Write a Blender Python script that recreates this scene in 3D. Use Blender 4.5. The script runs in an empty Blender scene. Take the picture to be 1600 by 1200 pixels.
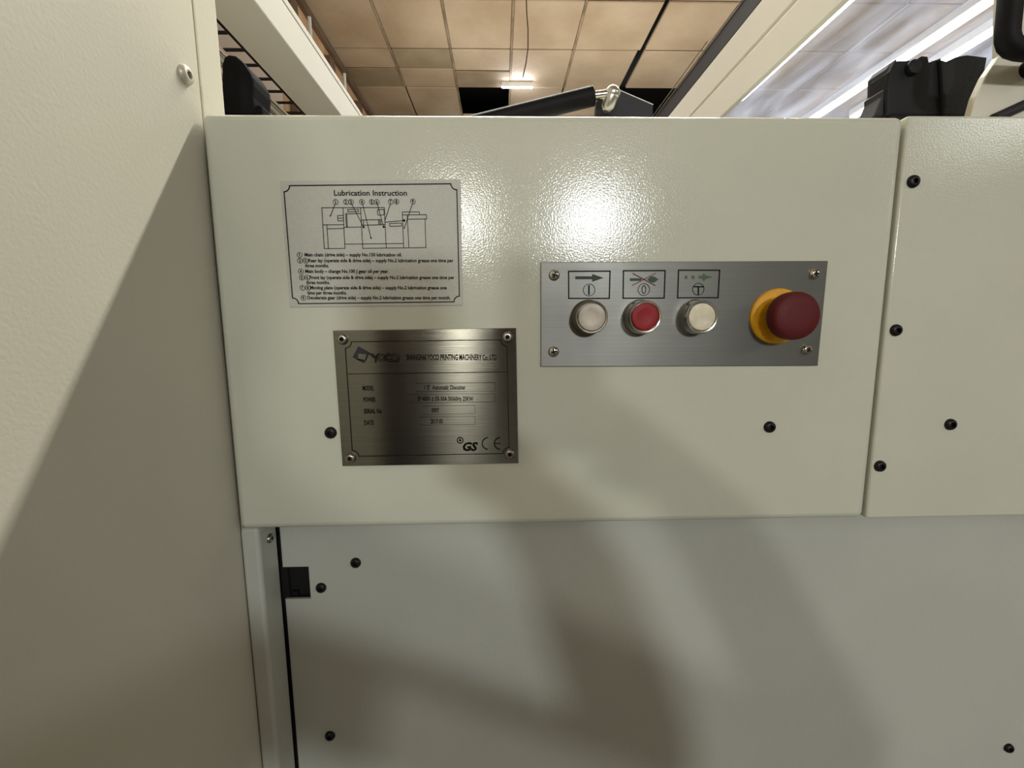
import bpy, bmesh, math, random
from mathutils import Vector, Matrix
random.seed(7)
PI = math.pi
C = bpy.context.scene.collection
S = bpy.context.scene

# ------------------------------------------------------------------ camera
F_PX, PITCH, YAW, ROLL = 688.6, 0.13214, 0.02525, -0.00715
CAM = Vector((0.0, -0.34, 1.25))
_cp, _sp, _cy, _sy = math.cos(PITCH), math.sin(PITCH), math.cos(YAW), math.sin(YAW)
_fw = Vector((_sy*_cp, _cy*_cp, -_sp)); _rt = Vector((_cy, -_sy, 0)); _up = _rt.cross(_fw)
RT = _rt*math.cos(ROLL) + _up*math.sin(ROLL)
UP = _up*math.cos(ROLL) - _rt*math.sin(ROLL)
FW = _fw
cd = bpy.data.cameras.new('camera'); cam = bpy.data.objects.new('camera', cd); C.objects.link(cam)
cd.sensor_fit = 'HORIZONTAL'; cd.sensor_width = 36; cd.lens = 36*F_PX/1600
cd.clip_start = 0.005; cd.clip_end = 60
m = Matrix((RT, UP, -FW)).transposed().to_4x4(); m.translation = CAM
cam.matrix_world = m
S.camera = cam

# ------------------------------------------------------------------ colour management, world, lights
S.view_settings.view_transform = 'Standard'; S.view_settings.look = 'None'
S.view_settings.gamma = 1; S.view_settings.use_curve_mapping = False
S.view_settings.exposure = 0.0
w = bpy.data.worlds.new('world'); S.world = w; w.use_nodes = True
w.node_tree.nodes['Background'].inputs[0].default_value = (0.9, 0.95, 1.0, 1)
w.node_tree.nodes['Background'].inputs[1].default_value = 0.25

def area(name, loc, target, sx, sy, power, col=(1.0, 0.97, 0.90)):
    d = bpy.data.lights.new(name, 'AREA'); d.shape = 'RECTANGLE'; d.size = sx; d.size_y = sy
    d.energy = power; d.color = col
    o = bpy.data.objects.new(name, d); C.objects.link(o); o.location = loc
    dirv = Vector(target) - Vector(loc)
    o.rotation_euler = dirv.to_track_quat('-Z', 'Y').to_euler()
    return o
# tube batten above the machine, across it (out of frame overhead): casts the slanting edge on the side cabinet
area('overhead_tube_light', (0.45, 1.14, 3.12), (0.45, 0.0, 1.2), 2.2, 0.05, 104, (1.0, 0.955, 0.85))
# two rows of hall battens far behind the photographer
area('hall_light_right', (1.41, -6.6, 2.82), (0.1, 0, 1.25), 0.5, 0.35, 118, (0.95, 0.985, 1.0))
area('hall_light_left', (-0.62, -6.6, 2.82), (0.1, 0, 1.25), 0.36, 0.35, 64, (1.0, 1.0, 0.93))
area('cabinet_fill_light', (4.6, -3.2, 3.1), (-0.2, -0.1, 1.1), 1.6, 0.6, 22, (0.98, 1.0, 0.96))  # added fill, not a known hall lamp: lifts the cabinet's shadowed side
# added upward fill lights, hidden below the cover's edge: brighten the ceiling
area('ceiling_fill_near', (0.6, 3.2, 2.35), (0.6, 3.2, 4), 2.6, 0.3, 21, (1.0, 0.99, 0.93))
area('ceiling_fill_far', (1.0, 5.6, 2.6), (1.0, 5.6, 4), 2.6, 0.3, 20, (1.0, 0.99, 0.93))

# ------------------------------------------------------------------ rays through the photograph
def ray(px, py):
    return RT*((px-800)/F_PX) + UP*((600-py)/F_PX) + FW
def PY(px, py, Y=0.0):
    r = ray(px, py); return CAM + r*((Y-CAM.y)/r.y)
def PX(px, py, X):
    r = ray(px, py); return CAM + r*((X-CAM.x)/r.x)
def PZ(px, py, Z):
    r = ray(px, py); return CAM + r*((Z-CAM.z)/r.z)

# ------------------------------------------------------------------ materials
def srgb(r, g, b):
    f = lambda c: (c/255/12.92) if c/255 <= 0.04045 else ((c/255+0.055)/1.055)**2.4
    return (f(r), f(g), f(b), 1)
def mat(name, col, rough=0.5, metal=0.0, noise=0.0, nscale=30, bump=0.0, bscale=600, emit=0, spec=0.5, coat=0.0, bdist=0.0003, nstretch=(1,1,1), col2=None, detail=3):
    m = bpy.data.materials.new(name); m.use_nodes = True
    nt = m.node_tree; N = nt.nodes; L = nt.links; b = N['Principled BSDF']
    b.inputs['Base Color'].default_value = col; b.inputs['Roughness'].default_value = rough
    b.inputs['Metallic'].default_value = metal; b.inputs['Specular IOR Level'].default_value = spec
    b.inputs['Coat Weight'].default_value = coat
    if emit:
        b.inputs['Emission Color'].default_value = col; b.inputs['Emission Strength'].default_value = emit
    geo = N.new('ShaderNodeNewGeometry')
    mp = N.new('ShaderNodeMapping'); mp.inputs['Scale'].default_value = nstretch
    L.new(geo.outputs['Position'], mp.inputs['Vector'])
    if noise or col2:
        n = N.new('ShaderNodeTexNoise'); n.inputs['Scale'].default_value = nscale; n.inputs['Detail'].default_value = detail
        L.new(mp.outputs[0], n.inputs['Vector'])
        r = N.new('ShaderNodeValToRGB')
        c2 = col2 if col2 else tuple(c*(1-noise) for c in col[:3])+(1,)
        r.color_ramp.elements[0].position = 0.35; r.color_ramp.elements[1].position = 0.65
        r.color_ramp.elements[0].color = c2; r.color_ramp.elements[1].color = col
        L.new(n.outputs['Fac'], r.inputs['Fac']); L.new(r.outputs['Color'], b.inputs['Base Color'])
    if bump:
        n2 = N.new('ShaderNodeTexNoise'); n2.inputs['Scale'].default_value = bscale; n2.inputs['Detail'].default_value = 1.5
        L.new(mp.outputs[0], n2.inputs['Vector'])
        bp = N.new('ShaderNodeBump'); bp.inputs['Strength'].default_value = bump; bp.inputs['Distance'].default_value = bdist
        L.new(n2.outputs['Fac'], bp.inputs['Height']); L.new(bp.outputs['Normal'], b.inputs['Normal'])
    return m

M = {}
M['paint'] = mat('cream_orange_peel_paint', srgb(203, 205, 189), 0.13, noise=0.05, nscale=9, bump=0.55, bscale=760, spec=0.42, bdist=0.00016)
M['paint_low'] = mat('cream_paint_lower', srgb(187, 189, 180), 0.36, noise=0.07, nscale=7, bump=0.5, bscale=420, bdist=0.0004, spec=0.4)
M['cabinet'] = mat('cream_paint_cabinet', srgb(208, 205, 190), 0.45, noise=0.05, nscale=6, bump=0.4, bscale=420, bdist=0.0003, spec=0.3)
M['beam'] = mat('pale_cream_powder_coat', srgb(215, 214, 206), 0.5, noise=0.03, nscale=8)
M['black'] = mat('black_plastic', srgb(17, 17, 19), 0.6, spec=0.2, noise=0.4, nscale=60)
M['blackblock'] = mat('black_moulded_plastic', srgb(20, 21, 25), 0.6, spec=0.25, noise=0.4, nscale=45, bump=0.3, bscale=250, bdist=0.001)
M['bed'] = mat('grey_machine_bed', srgb(96, 95, 90), 0.5, noise=0.2, nscale=12)
M['void'] = mat('dark_gap', srgb(6, 6, 6), 0.9)
M['rubber'] = mat('matt_black_rubber', srgb(22, 22, 25), 0.85, spec=0.08, noise=0.3, nscale=50)
M['bolt'] = mat('black_oxide_steel', srgb(44, 43, 42), 0.38, 0.6, noise=0.5, nscale=300)
M['chrome'] = mat('chrome', srgb(210, 208, 202), 0.14, 1.0)
M['satin'] = mat('satin_nickel', srgb(205, 202, 192), 0.27, 0.9)
M['zinc'] = mat('pale_zinc', srgb(205, 200, 184), 0.42, 0.35, noise=0.1, nscale=300)
M['steel'] = mat('zinc_steel', srgb(172, 168, 156), 0.3, 1.0, noise=0.3, nscale=400)
M['ink'] = mat('black_print', srgb(16, 16, 16), 0.7, spec=0.2)
M['ink_thin'] = mat('faint_grey_print', srgb(30, 29, 26), 0.7, spec=0.2)
M['ink_blue'] = mat('navy_print', srgb(24, 24, 38), 0.5)
M['green'] = mat('dark_green_print', srgb(40, 66, 50), 0.6)
M['green2'] = mat('mid_green_print', srgb(62, 92, 52), 0.6)
M['redink'] = mat('red_brown_print', srgb(122, 66, 52), 0.6)
M['plate'] = mat('silver_grey_label', srgb(190, 191, 181), 0.5, metal=0.0, noise=0.06, nscale=500)
M['red'] = mat('red_button_plastic', srgb(146, 20, 28), 0.5, spec=0.3, noise=0.15, nscale=120)
M['mush'] = mat('dark_red_mushroom_plastic', srgb(90, 24, 26), 0.6, spec=0.3, noise=0.12, nscale=200)
M['yellow'] = mat('yellow_plastic', srgb(232, 176, 12), 0.4, noise=0.12, nscale=90, col2=srgb(214, 150, 8))
M['collar'] = mat('dull_olive_collar', srgb(150, 122, 32), 0.5)
M['white_cap'] = mat('grimy_white_cap', srgb(214, 206, 190), 0.4, noise=0.3, nscale=90)
M['cream_cap'] = mat('cream_cap', srgb(226, 218, 192), 0.42, noise=0.2, nscale=140)
M['seal'] = mat('dark_grey_rubber_seal', srgb(34, 34, 41), 0.65, noise=0.2, nscale=40)
M['tile'] = mat('tan_ceiling_board', srgb(193, 171, 142), 0.8, nscale=1.7, detail=7, col2=srgb(168, 144, 113), bump=0.3, bscale=24, bdist=0.01)
M['tile_darker'] = mat('darker_ceiling_board', srgb(160, 142, 112), 0.8, nscale=3.2, detail=7, col2=srgb(140, 120, 92), bump=0.3, bscale=24, bdist=0.01)  # deeper-toned variant of the tan board for a few strips
M['joint'] = mat('ceiling_joint_plaster', srgb(158, 136, 106), 0.85, noise=0.5, nscale=5)
M['slab'] = mat('dark_roof_space', srgb(20, 18, 16), 0.9)
M['wall'] = mat('brown_timber_board_wall', srgb(222, 180, 136), 0.8, noise=0.3, nscale=5, nstretch=(1, 1, 0.2))
M['walldark'] = mat('dark_brown_timber', srgb(120, 96, 72), 0.8, noise=0.35, nscale=8)
M['plaster'] = mat('pale_pink_plaster', srgb(222, 206, 190), 0.85, noise=0.05, nscale=2)
M['hall'] = mat('hall_plaster', srgb(190, 184, 170), 0.85, noise=0.06, nscale=1.5)
M['floor'] = mat('grey_concrete', srgb(84, 82, 77), 0.6, noise=0.2, nscale=2)
M['white'] = mat('white_enamel', srgb(225, 222, 214), 0.5, noise=0.03, nscale=4)
M['lamp'] = mat('lamp_tube_light', (0.95, 0.97, 1.0, 1), 0.4, emit=7.0)
M['lamp_small'] = mat('small_lamp_light', (0.78, 0.84, 1.0, 1), 0.4, emit=170.0)
M['wire'] = mat('brown_wire', srgb(70, 50, 34), 0.6)
M['jacket'] = mat('dark_jacket', srgb(46, 46, 52), 0.85, noise=0.2, nscale=20)
M['trouser'] = mat('dark_trousers', srgb(40, 42, 54), 0.85, noise=0.2, nscale=20)
M['skin'] = mat('skin', srgb(196, 150, 122), 0.5, noise=0.06, nscale=30)
M['hair'] = mat('dark_hair', srgb(34, 28, 24), 0.6, noise=0.3, nscale=80)

def brushed(name, col, rough, aniso, rot, bump):
    m = bpy.data.materials.new(name); m.use_nodes = True
    nt = m.node_tree; N = nt.nodes; L = nt.links; b = N['Principled BSDF']
    b.inputs['Metallic'].default_value = 1; b.inputs['Roughness'].default_value = rough
    b.inputs['Anisotropic'].default_value = aniso; b.inputs['Anisotropic Rotation'].default_value = rot
    geo = N.new('ShaderNodeNewGeometry'); mp = N.new('ShaderNodeMapping'); mp.inputs['Scale'].default_value = (5, 1, 1500)
    L.new(geo.outputs['Position'], mp.inputs['Vector'])
    n = N.new('ShaderNodeTexNoise'); n.inputs['Scale'].default_value = 1; n.inputs['Detail'].default_value = 2
    L.new(mp.outputs[0], n.inputs['Vector'])
    r = N.new('ShaderNodeValToRGB'); r.color_ramp.elements[0].position = 0.3; r.color_ramp.elements[1].position = 0.7
    r.color_ramp.elements[0].color = tuple(c*0.86 for c in col[:3])+(1,); r.color_ramp.elements[1].color = col
    L.new(n.outputs['Fac'], r.inputs['Fac']); L.new(r.outputs['Color'], b.inputs['Base Color'])
    t = N.new('ShaderNodeTangent'); t.direction_type = 'UV_MAP'; t.uv_map = 'UVMap'
    L.new(t.outputs[0], b.inputs['Tangent'])
    bp = N.new('ShaderNodeBump'); bp.inputs['Strength'].default_value = 1.0; bp.inputs['Distance'].default_value = bump
    L.new(n.outputs['Fac'], bp.inputs['Height']); L.new(bp.outputs['Normal'], b.inputs['Normal'])
    mr = N.new('ShaderNodeMapRange'); mr.inputs[3].default_value = rough*0.85; mr.inputs[4].default_value = rough*1.2
    n3 = N.new('ShaderNodeTexNoise'); n3.inputs['Scale'].default_value = 18; n3.inputs['Detail'].default_value = 4
    L.new(geo.outputs['Position'], n3.inputs['Vector']); L.new(n3.outputs['Fac'], mr.inputs[0]); L.new(mr.outputs[0], b.inputs['Roughness'])
    return m
M['brushed'] = brushed('brushed_stainless', srgb(130, 128, 117), 0.19, 1.0, 0.25, 0.00006)
M['brushed2'] = brushed('brushed_stainless_control', srgb(130, 131, 125), 0.46, 0.6, 0.25, 0.00002)

def polycarbonate():
    m = bpy.data.materials.new('scuffed_polycarbonate'); m.use_nodes = True
    nt = m.node_tree; N = nt.nodes; L = nt.links; N.remove(N['Principled BSDF']); out = N['Material Output']
    geo = N.new('ShaderNodeNewGeometry'); mp = N.new('ShaderNodeMapping'); mp.inputs['Scale'].default_value = (26, 5, 5)
    mp.inputs['Rotation'].default_value = (0, 0, 0.5)
    L.new(geo.outputs['Position'], mp.inputs['Vector'])
    n = N.new('ShaderNodeTexNoise'); n.inputs['Scale'].default_value = 1.0; n.inputs['Detail'].default_value = 6; n.inputs['Distortion'].default_value = 1.2
    L.new(mp.outputs[0], n.inputs['Vector'])
    r = N.new('ShaderNodeValToRGB'); r.color_ramp.elements[0].position = 0.36; r.color_ramp.elements[1].position = 0.72
    r.color_ramp.elements[0].color = (0.04,)*3+(1,); r.color_ramp.elements[1].color = (0.26,)*3+(1,)
    L.new(n.outputs['Fac'], r.inputs['Fac'])
    tr = N.new('ShaderNodeBsdfTransparent'); tr.inputs[0].default_value = (0.95, 0.96, 0.98, 1)
    tl = N.new('ShaderNodeBsdfTranslucent'); tl.inputs[0].default_value = (0.70, 0.78, 1.0, 1)
    gl = N.new('ShaderNodeBsdfGlossy'); gl.inputs['Roughness'].default_value = 0.08
    a = N.new('ShaderNodeMixShader'); L.new(r.outputs['Color'], a.inputs[0]); L.new(tr.outputs[0], a.inputs[1]); L.new(tl.outputs[0], a.inputs[2])
    b = N.new('ShaderNodeMixShader'); b.inputs[0].default_value = 0.05; L.new(a.outputs[0], b.inputs[1]); L.new(gl.outputs[0], b.inputs[2])
    L.new(b.outputs[0], out.inputs['Surface'])
    return m
M['poly'] = polycarbonate()

# ------------------------------------------------------------------ mesh helpers
def box(bm, x0, x1, y0, y1, z0, z1, bev=0.0, seg=2):
    r = bmesh.ops.create_cube(bm, size=1)
    vs = r['verts']
    for v in vs:
        v.co = Vector(((x0+x1)/2 + v.co.x*(x1-x0), (y0+y1)/2 + v.co.y*(y1-y0), (z0+z1)/2 + v.co.z*(z1-z0)))
    if bev:
        es = list({e for v in vs for e in v.link_edges})
        bmesh.ops.bevel(bm, geom=es, offset=bev, segments=seg, affect='EDGES', profile=0.5)
def prism(bm, pts, y0, y1, bev=0.0):
    """outline of (x, z) points extruded from y0 (front) to y1"""
    a = [bm.verts.new((p[0], y0, p[1])) for p in pts]
    b = [bm.verts.new((p[0], y1, p[1])) for p in pts]
    fs = [bm.faces.new(a), bm.faces.new(b[::-1])]
    n = len(pts)
    for i in range(n):
        fs.append(bm.faces.new((a[i], b[i], b[(i+1) % n], a[(i+1) % n])))
    bmesh.ops.recalc_face_normals(bm, faces=fs)
    if bev:
        es = list(fs[0].edges)
        bmesh.ops.bevel(bm, geom=es, offset=bev, segments=2, affect='EDGES', profile=0.5)
def lathe(bm, prof, c, axis=Vector((0, -1, 0)), seg=32, cap=True):
    """prof = [(radius, height along axis)]"""
    axis = Vector(axis).normalized(); t = axis.orthogonal().normalized(); u = axis.cross(t); c = Vector(c)
    rings = []
    for r, h in prof:
        if r < 1e-7: rings.append([bm.verts.new(c + axis*h)])
        else: rings.append([bm.verts.new(c + axis*h + (t*math.cos(2*PI*i/seg) + u*math.sin(2*PI*i/seg))*r) for i in range(seg)])
    fs = []
    for a, b in zip(rings, rings[1:]):
        for i in range(seg):
            j = (i+1) % seg
            if len(a) == 1 and len(b) == 1: continue
            if len(a) == 1: fs.append(bm.faces.new((a[0], b[i], b[j])))
            elif len(b) == 1: fs.append(bm.faces.new((a[i], a[j], b[0])))
            else: fs.append(bm.faces.new((a[i], a[j], b[j], b[i])))
    if cap:
        for r in (rings[0], rings[-1]):
            if len(r) > 2: fs.append(bm.faces.new(r))
    bmesh.ops.recalc_face_normals(bm, faces=fs)
def tube(bm, pts, r, seg=12):
    pts = [Vector(p) for p in pts]; rings = []
    prev = None
    for i, p in enumerate(pts):
        d = (pts[min(i+1, len(pts)-1)] - pts[max(i-1, 0)]).normalized()
        t = d.orthogonal().normalized() if prev is None else (prev - d*prev.dot(d)).normalized()
        prev = t; u = d.cross(t)
        rings.append([bm.verts.new(p + (t*math.cos(2*PI*k/seg) + u*math.sin(2*PI*k/seg))*r) for k in range(seg)])
    fs = []
    for a, b in zip(rings, rings[1:]):
        for k in range(seg):
            j = (k+1) % seg; fs.append(bm.faces.new((a[k], a[j], b[j], b[k])))
    fs.append(bm.faces.new(rings[0])); fs.append(bm.faces.new(rings[-1]))
    bmesh.ops.recalc_face_normals(bm, faces=fs)
def ribbon(bm, pts, wd, y, th=0.00025, closed=False):
    """flat printed or engraved line through (x, z) points on the plane y"""
    n = len(pts); segs = [(pts[i], pts[(i+1) % n]) for i in range(n if closed else n-1)]
    for a, b in segs:
        a = Vector((a[0], a[1])); b = Vector((b[0], b[1])); d = (b-a)
        if d.length < 1e-7: continue
        d.normalize(); nn = Vector((-d.y, d.x))*wd/2; a = a - d*wd*0.4; b = b + d*wd*0.4
        prism(bm, [a+nn, a-nn, b-nn, b+nn], y, y+th)
def ring(bm, c, r0, r1, y, seg=24, th=0.00025):
    for i in range(seg):
        a0, a1 = 2*PI*i/seg, 2*PI*(i+1)/seg
        prism(bm, [(c[0]+r*math.cos(a), c[1]+r*math.sin(a)) for r, a in ((r0, a0), (r1, a0), (r1, a1), (r0, a1))], y, y+th)
def obj(name, bm, m, parent=None, smooth=False, uv=False):
    me = bpy.data.meshes.new(name)
    if uv:
        ul = bm.loops.layers.uv.new('UVMap')
        for f in bm.faces:
            for l in f.loops: l[ul].uv = (l.vert.co.x*4, l.vert.co.z*4)
    bm.to_mesh(me); bm.free()
    if isinstance(m, (list, tuple)):
        for q in m: me.materials.append(q)
    else: me.materials.append(m)
    if smooth:
        big = 0.15*max(p.area for p in me.polygons) if smooth == 'bevel' else 9
        me.set_sharp_from_angle(angle=math.radians(38))
        for p in me.polygons: p.use_smooth = p.area < big
    o = bpy.data.objects.new(name, me); C.objects.link(o)
    if parent is not None:
        o.parent = parent
        pm = world_loc(parent); o.location = -pm
    return o
def world_loc(o):
    v = Vector(o.location)
    while o.parent: o = o.parent; v = v + Vector(o.location)
    return v
def NB(): return bmesh.new()
def thing(name, label, cat, loc=(0, 0, 0), group=None):
    o = bpy.data.objects.new(name, None); C.objects.link(o); o.location = loc; o.empty_display_size = 0.05
    o['label'] = label; o['category'] = cat
    if group: o['group'] = group
    return o
def tag(o, label, cat, group=None):
    o['label'] = label; o['category'] = cat
    if group: o['group'] = group
    return o
def struct(name, bm, m, label=None, parent=None):
    o = obj(name, bm, m, parent)
    if parent is None: o['kind'] = 'structure'
    if label: o['label'] = label
    return o
def clone(src, parent, loc):
    o = src.copy(); C.objects.link(o); o.parent = parent; o.location = loc; return o
def text(name, s, px0, px1, pyb, cap_px, Y, m, parent, shear=0.0, bold=0.0, label=None):
    """one line of lettering fitted between two photograph columns on the plane Y, pyb = baseline row"""
    cu = bpy.data.curves.new(name, 'FONT'); cu.body = s; cu.size = 1; cu.resolution_u = 2; cu.offset = bold; cu.shear = shear
    t = bpy.data.objects.new(name, cu); C.objects.link(t)
    dg = bpy.context.evaluated_depsgraph_get(); dg.update()
    me = bpy.data.meshes.new_from_object(t.evaluated_get(dg)); bpy.data.objects.remove(t)
    xs = [v.co.x for v in me.vertices]; x0, x1 = min(xs), max(xs)
    mid = (pyb + 0)
    A, B = PY(px0, pyb, Y), PY(px1, pyb, Y); H = (PY((px0+px1)/2, pyb-cap_px, Y) - PY((px0+px1)/2, pyb, Y)).length
    k = (B.x-A.x)/(x1-x0); kz = H/0.69
    for v in me.vertices:
        x, y = v.co.x, v.co.y
        v.co = Vector((A.x + (x-x0)*k, Y, A.z + (B.z-A.z)*(x-x0)/(x1-x0) + y*kz))
    me.materials.clear(); me.materials.append(m)
    o = bpy.data.objects.new(name, me); C.objects.link(o); o.parent = parent; o.location = -world_loc(parent)
    if label: o['label'] = label
    return o
def xz(px, py, Y):
    p = PY(px, py, Y); return (p.x, p.z)

# ------------------------------------------------------------------ the hall
CZ = 3.45                                            # underside of the ceiling boards
bm = NB(); box(bm, -1.5, 6, -8, 9, -0.1, 0); struct('floor', bm, M['floor'])
bm = NB(); box(bm, -1.5, 6, -8, 9, CZ+0.5, CZ+0.6); ceil = struct('ceiling', bm, M['slab'])
bm = NB(); box(bm, -1.34, 6, -8, 2.40, CZ, CZ+0.04); obj('ceiling_board', bm, M['tile'], ceil)
bm = NB(); box(bm, -1.34, 6, 6.36, 9, CZ, CZ+0.04); obj('ceiling_board', bm, M['tile'], ceil)
XS = [-1.34, -0.86, -0.378, 0.112, 0.616, 1.175, 1.74, 2.30, 2.86, 3.42, 3.98, 4.54, 5.1, 6.0]
YS = [2.41, 2.98, 3.53, 4.10, 4.66, 5.22, 5.79, 6.36]
def add_tile(x0, x1, y0, y1, darker=False, dz=0.0):
    bm = NB(); g = 0.007
    box(bm, x0+g, x1-g, y0+g, y1-g, CZ+dz, CZ+dz+0.03, 0.006, 1)
    obj('ceiling_tile', bm, M['tile_darker'] if darker else M['tile'], ceil)
for i in range(len(XS)-1):
    for j in range(len(YS)-1):
        x0, x1, y0, y1 = XS[i], XS[i+1], YS[j], YS[j+1]
        if i == 2 and j == 3: continue                # the missing board by the lamp
        if i in (5, 6) and j in (3, 4): continue      # the missing boards at the right
        if i == 4: x1 -= 0.03 if j > 1 else 0.012     # the open black joint
        if i == 5: x0 += 0.012
        if j == 2 and i <= 1:
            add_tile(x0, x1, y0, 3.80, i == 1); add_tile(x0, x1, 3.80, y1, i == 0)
        elif j == 2 and i == 2:
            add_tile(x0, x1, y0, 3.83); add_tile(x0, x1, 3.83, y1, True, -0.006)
        else: add_tile(x0, x1, y0, y1, False, random.uniform(-0.003, 0.003))
# narrow plaster cover strips under some of the joints
for x, y0, y1 in ((-0.378, 2.41, 4.66), (0.112, 2.41, 4.66), (0.616, 2.41, 4.1), (-0.86, 2.41, 4.1)):
    bm = NB(); box(bm, x-0.008, x+0.008, y0, y1, CZ-0.005, CZ+0.004, 0.003, 1); obj('joint_strip', bm, M['joint'], ceil)

bm = NB(); box(bm, -1.5, -1.34, -8, 9, 0, CZ+0.6); wl = struct('wall_left', bm, M['wall'])
bm = NB(); box(bm, -1.34, -1.325, -8, 2.62, 0, CZ-0.002); obj('plaster_lining', bm, M['plaster'], wl)
for y in (2.75, 3.4, 4.1, 4.9, 5.7, 6.6):
    bm = NB(); box(bm, -1.34, -1.29, y, y+0.10, 0, CZ-0.12, 0.004, 1); obj('wall_post', bm, M['walldark'], wl)
bm = NB(); box(bm, -1.339, -1.30, 1.0, 9, CZ-0.055, CZ-0.004, 0.004, 1); struct('trim_1', bm, M['walldark'])
bm = NB(); box(bm, -1.5, 6, 9, 9.15, 0, CZ+0.6); struct('wall_back', bm, M['hall'])
bm = NB(); box(bm, 6, 6.15, -8, 9, 0, CZ+0.6); struct('wall_right', bm, M['hall'])
bm = NB(); box(bm, -1.5, 6, -8.15, -8, 0, CZ+0.6); struct('wall_front', bm, M['hall'])
for y, lab in ((2.95, 'thin white conduit pipe running up brown timber wall, nearer one'), (3.62, 'thin white conduit pipe running up brown timber wall, farther one')):
    bm = NB(); tube(bm, [(-1.26, y, 0), (-1.26, y, CZ-0.14)], 0.012, 10)
    t = thing('conduit_pipe', lab, 'pipe', (-1.26, y, 0), 'conduit pipes on the timber wall')
    obj('pipe', bm, M['white'], t, True)
    bm = NB(); box(bm, -1.34, -1.244, y-0.02, y+0.02, 2.2, 2.23, 0.002, 1); obj('clip', bm, M['white'], t)

# lamps under the ceiling
def batten(lab, a, b, r=0.03, lm='lamp'):
    a, b = Vector(a), Vector(b)
    t = thing('ceiling_lamp', lab, 'lamp', (a+b)/2, 'lit ceiling lamps')
    bm = NB(); tube(bm, [a, b], r, 14); obj('lamp_tube', bm, M[lm], t, True)
    d = (b-a).normalized(); n = Vector((-d.y, d.x, 0))*(r*1.2)
    bm = NB()
    p = [a+n, a-n, b-n, b+n]
    lo = [bm.verts.new((q.x, q.y, a.z+r*1.05)) for q in p]; hi = [bm.verts.new((q.x, q.y, CZ-0.004)) for q in p]
    fs = [bm.faces.new(lo), bm.faces.new(hi)] + [bm.faces.new((lo[i], lo[(i+1) % 4], hi[(i+1) % 4], hi[i])) for i in range(4)]
    bmesh.ops.recalc_face_normals(bm, faces=fs)
    obj('lamp_housing', bm, M['white'], t)
    return t
LZ = CZ-0.09
batten('bright lamp tube hugging the cream window frame edge', PZ(1352, -30, LZ), PZ(1158, 150, LZ), 0.045)
batten('bright lamp tube seen through window, left of the parallel pair', PZ(1590, -26, LZ), PZ(1250, 200, LZ), 0.025)
batten('bright lamp tube seen through window, right of the parallel pair', PZ(1680, -30, LZ), PZ(1330, 186, LZ), 0.022)
a = PZ(784, 136.5, CZ-0.05); b = PZ(832, 137, CZ-0.05)
batten('small slim lamp glowing on ceiling beside the missing board', a, b, 0.0055, 'lamp_small')

# loose wire hanging from the ceiling
pts = [(821, -14), (823, 20), (825, 45), (825, 75), (822, 98), (817, 121)]
cu = [PY(x, y, 2.62 + 0.01*i) for i, (x, y) in enumerate(pts)]
cu[0].z = CZ
bm = NB(); tube(bm, cu, 0.0035, 8)
tag(obj('hanging_wire', bm, M['wire'], None, True), 'thin brown wire dangling loose from the tan ceiling', 'wire')

# ------------------------------------------------------------------ the machine
XL = -0.214
def bolt_hex(r, h=None):
    """button-head socket bolt, origin on its seat, facing -Y"""
    bm = NB(); h = h or r*0.62
    hx = r*0.45
    prof = [(r, 0), (r, h*0.25), (r*0.93, h*0.6), (r*0.75, h*0.92), (hx*1.25, h)]
    lathe(bm, prof, (0, 0, 0), (0, -1, 0), 24, cap=False)
    # hexagonal socket
    o = [v for v in bm.verts if abs(v.co.y + h) < 1e-7]
    o.sort(key=lambda v: math.atan2(v.co.z, v.co.x))
    hexa = [bm.verts.new((hx*math.cos(PI/3*i - PI), -h, hx*math.sin(PI/3*i - PI))) for i in range(6)]
    deep = [bm.verts.new((v.co.x, -h*0.12, v.co.z)) for v in hexa]
    n = len(o)
    for i in range(6):
        seg = [o[(i*4 + k) % n] for k in range(5)]
        bm.faces.new(seg + [hexa[(i+1) % 6], hexa[i]])
        bm.faces.new((hexa[i], hexa[(i+1) % 6], deep[(i+1) % 6], deep[i]))
    fd = bm.faces.new(deep); fd.material_index = 1
    bmesh.ops.recalc_face_normals(bm, faces=bm.faces[:])
    return bm
def first_bolt(name, r, m, parent, at):
    o = obj(name, bolt_hex(r), [m, M['void']], None, True); o.parent = parent; o.location = Vector(at) - world_loc(parent); return o

# tall side cabinet on the left
sc_ = thing('side_cabinet', 'tall cream sheet-metal cabinet filling the left side of the picture', 'cabinet', (-0.6, -0.2, 0))
bm = NB(); box(bm, XL-0.025, XL, -0.42, 0.0083, 0, 2.05, 0.0016); obj('side_panel', bm, M['cabinet'], sc_)
bm = NB(); box(bm, XL-0.025, XL-0.0002, 0.0093, 0.0372, 0, 2.05, 0.0014); obj('edge_strip', bm, M['cabinet'], sc_)
bm = NB(); box(bm, -0.95, XL-0.0255, -0.41, 0.034, 0.03, 2.05, 0.002); obj('cabinet_body', bm, M['cabinet'], sc_)
p = PX(288, 117, XL)
bo = first_bolt('bolt', 0.0062, M['zinc'], sc_, p); bo.rotation_euler = (0, 0, PI/2)
bo['label'] = 'pale button-head bolt on the cabinet side'

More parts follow.
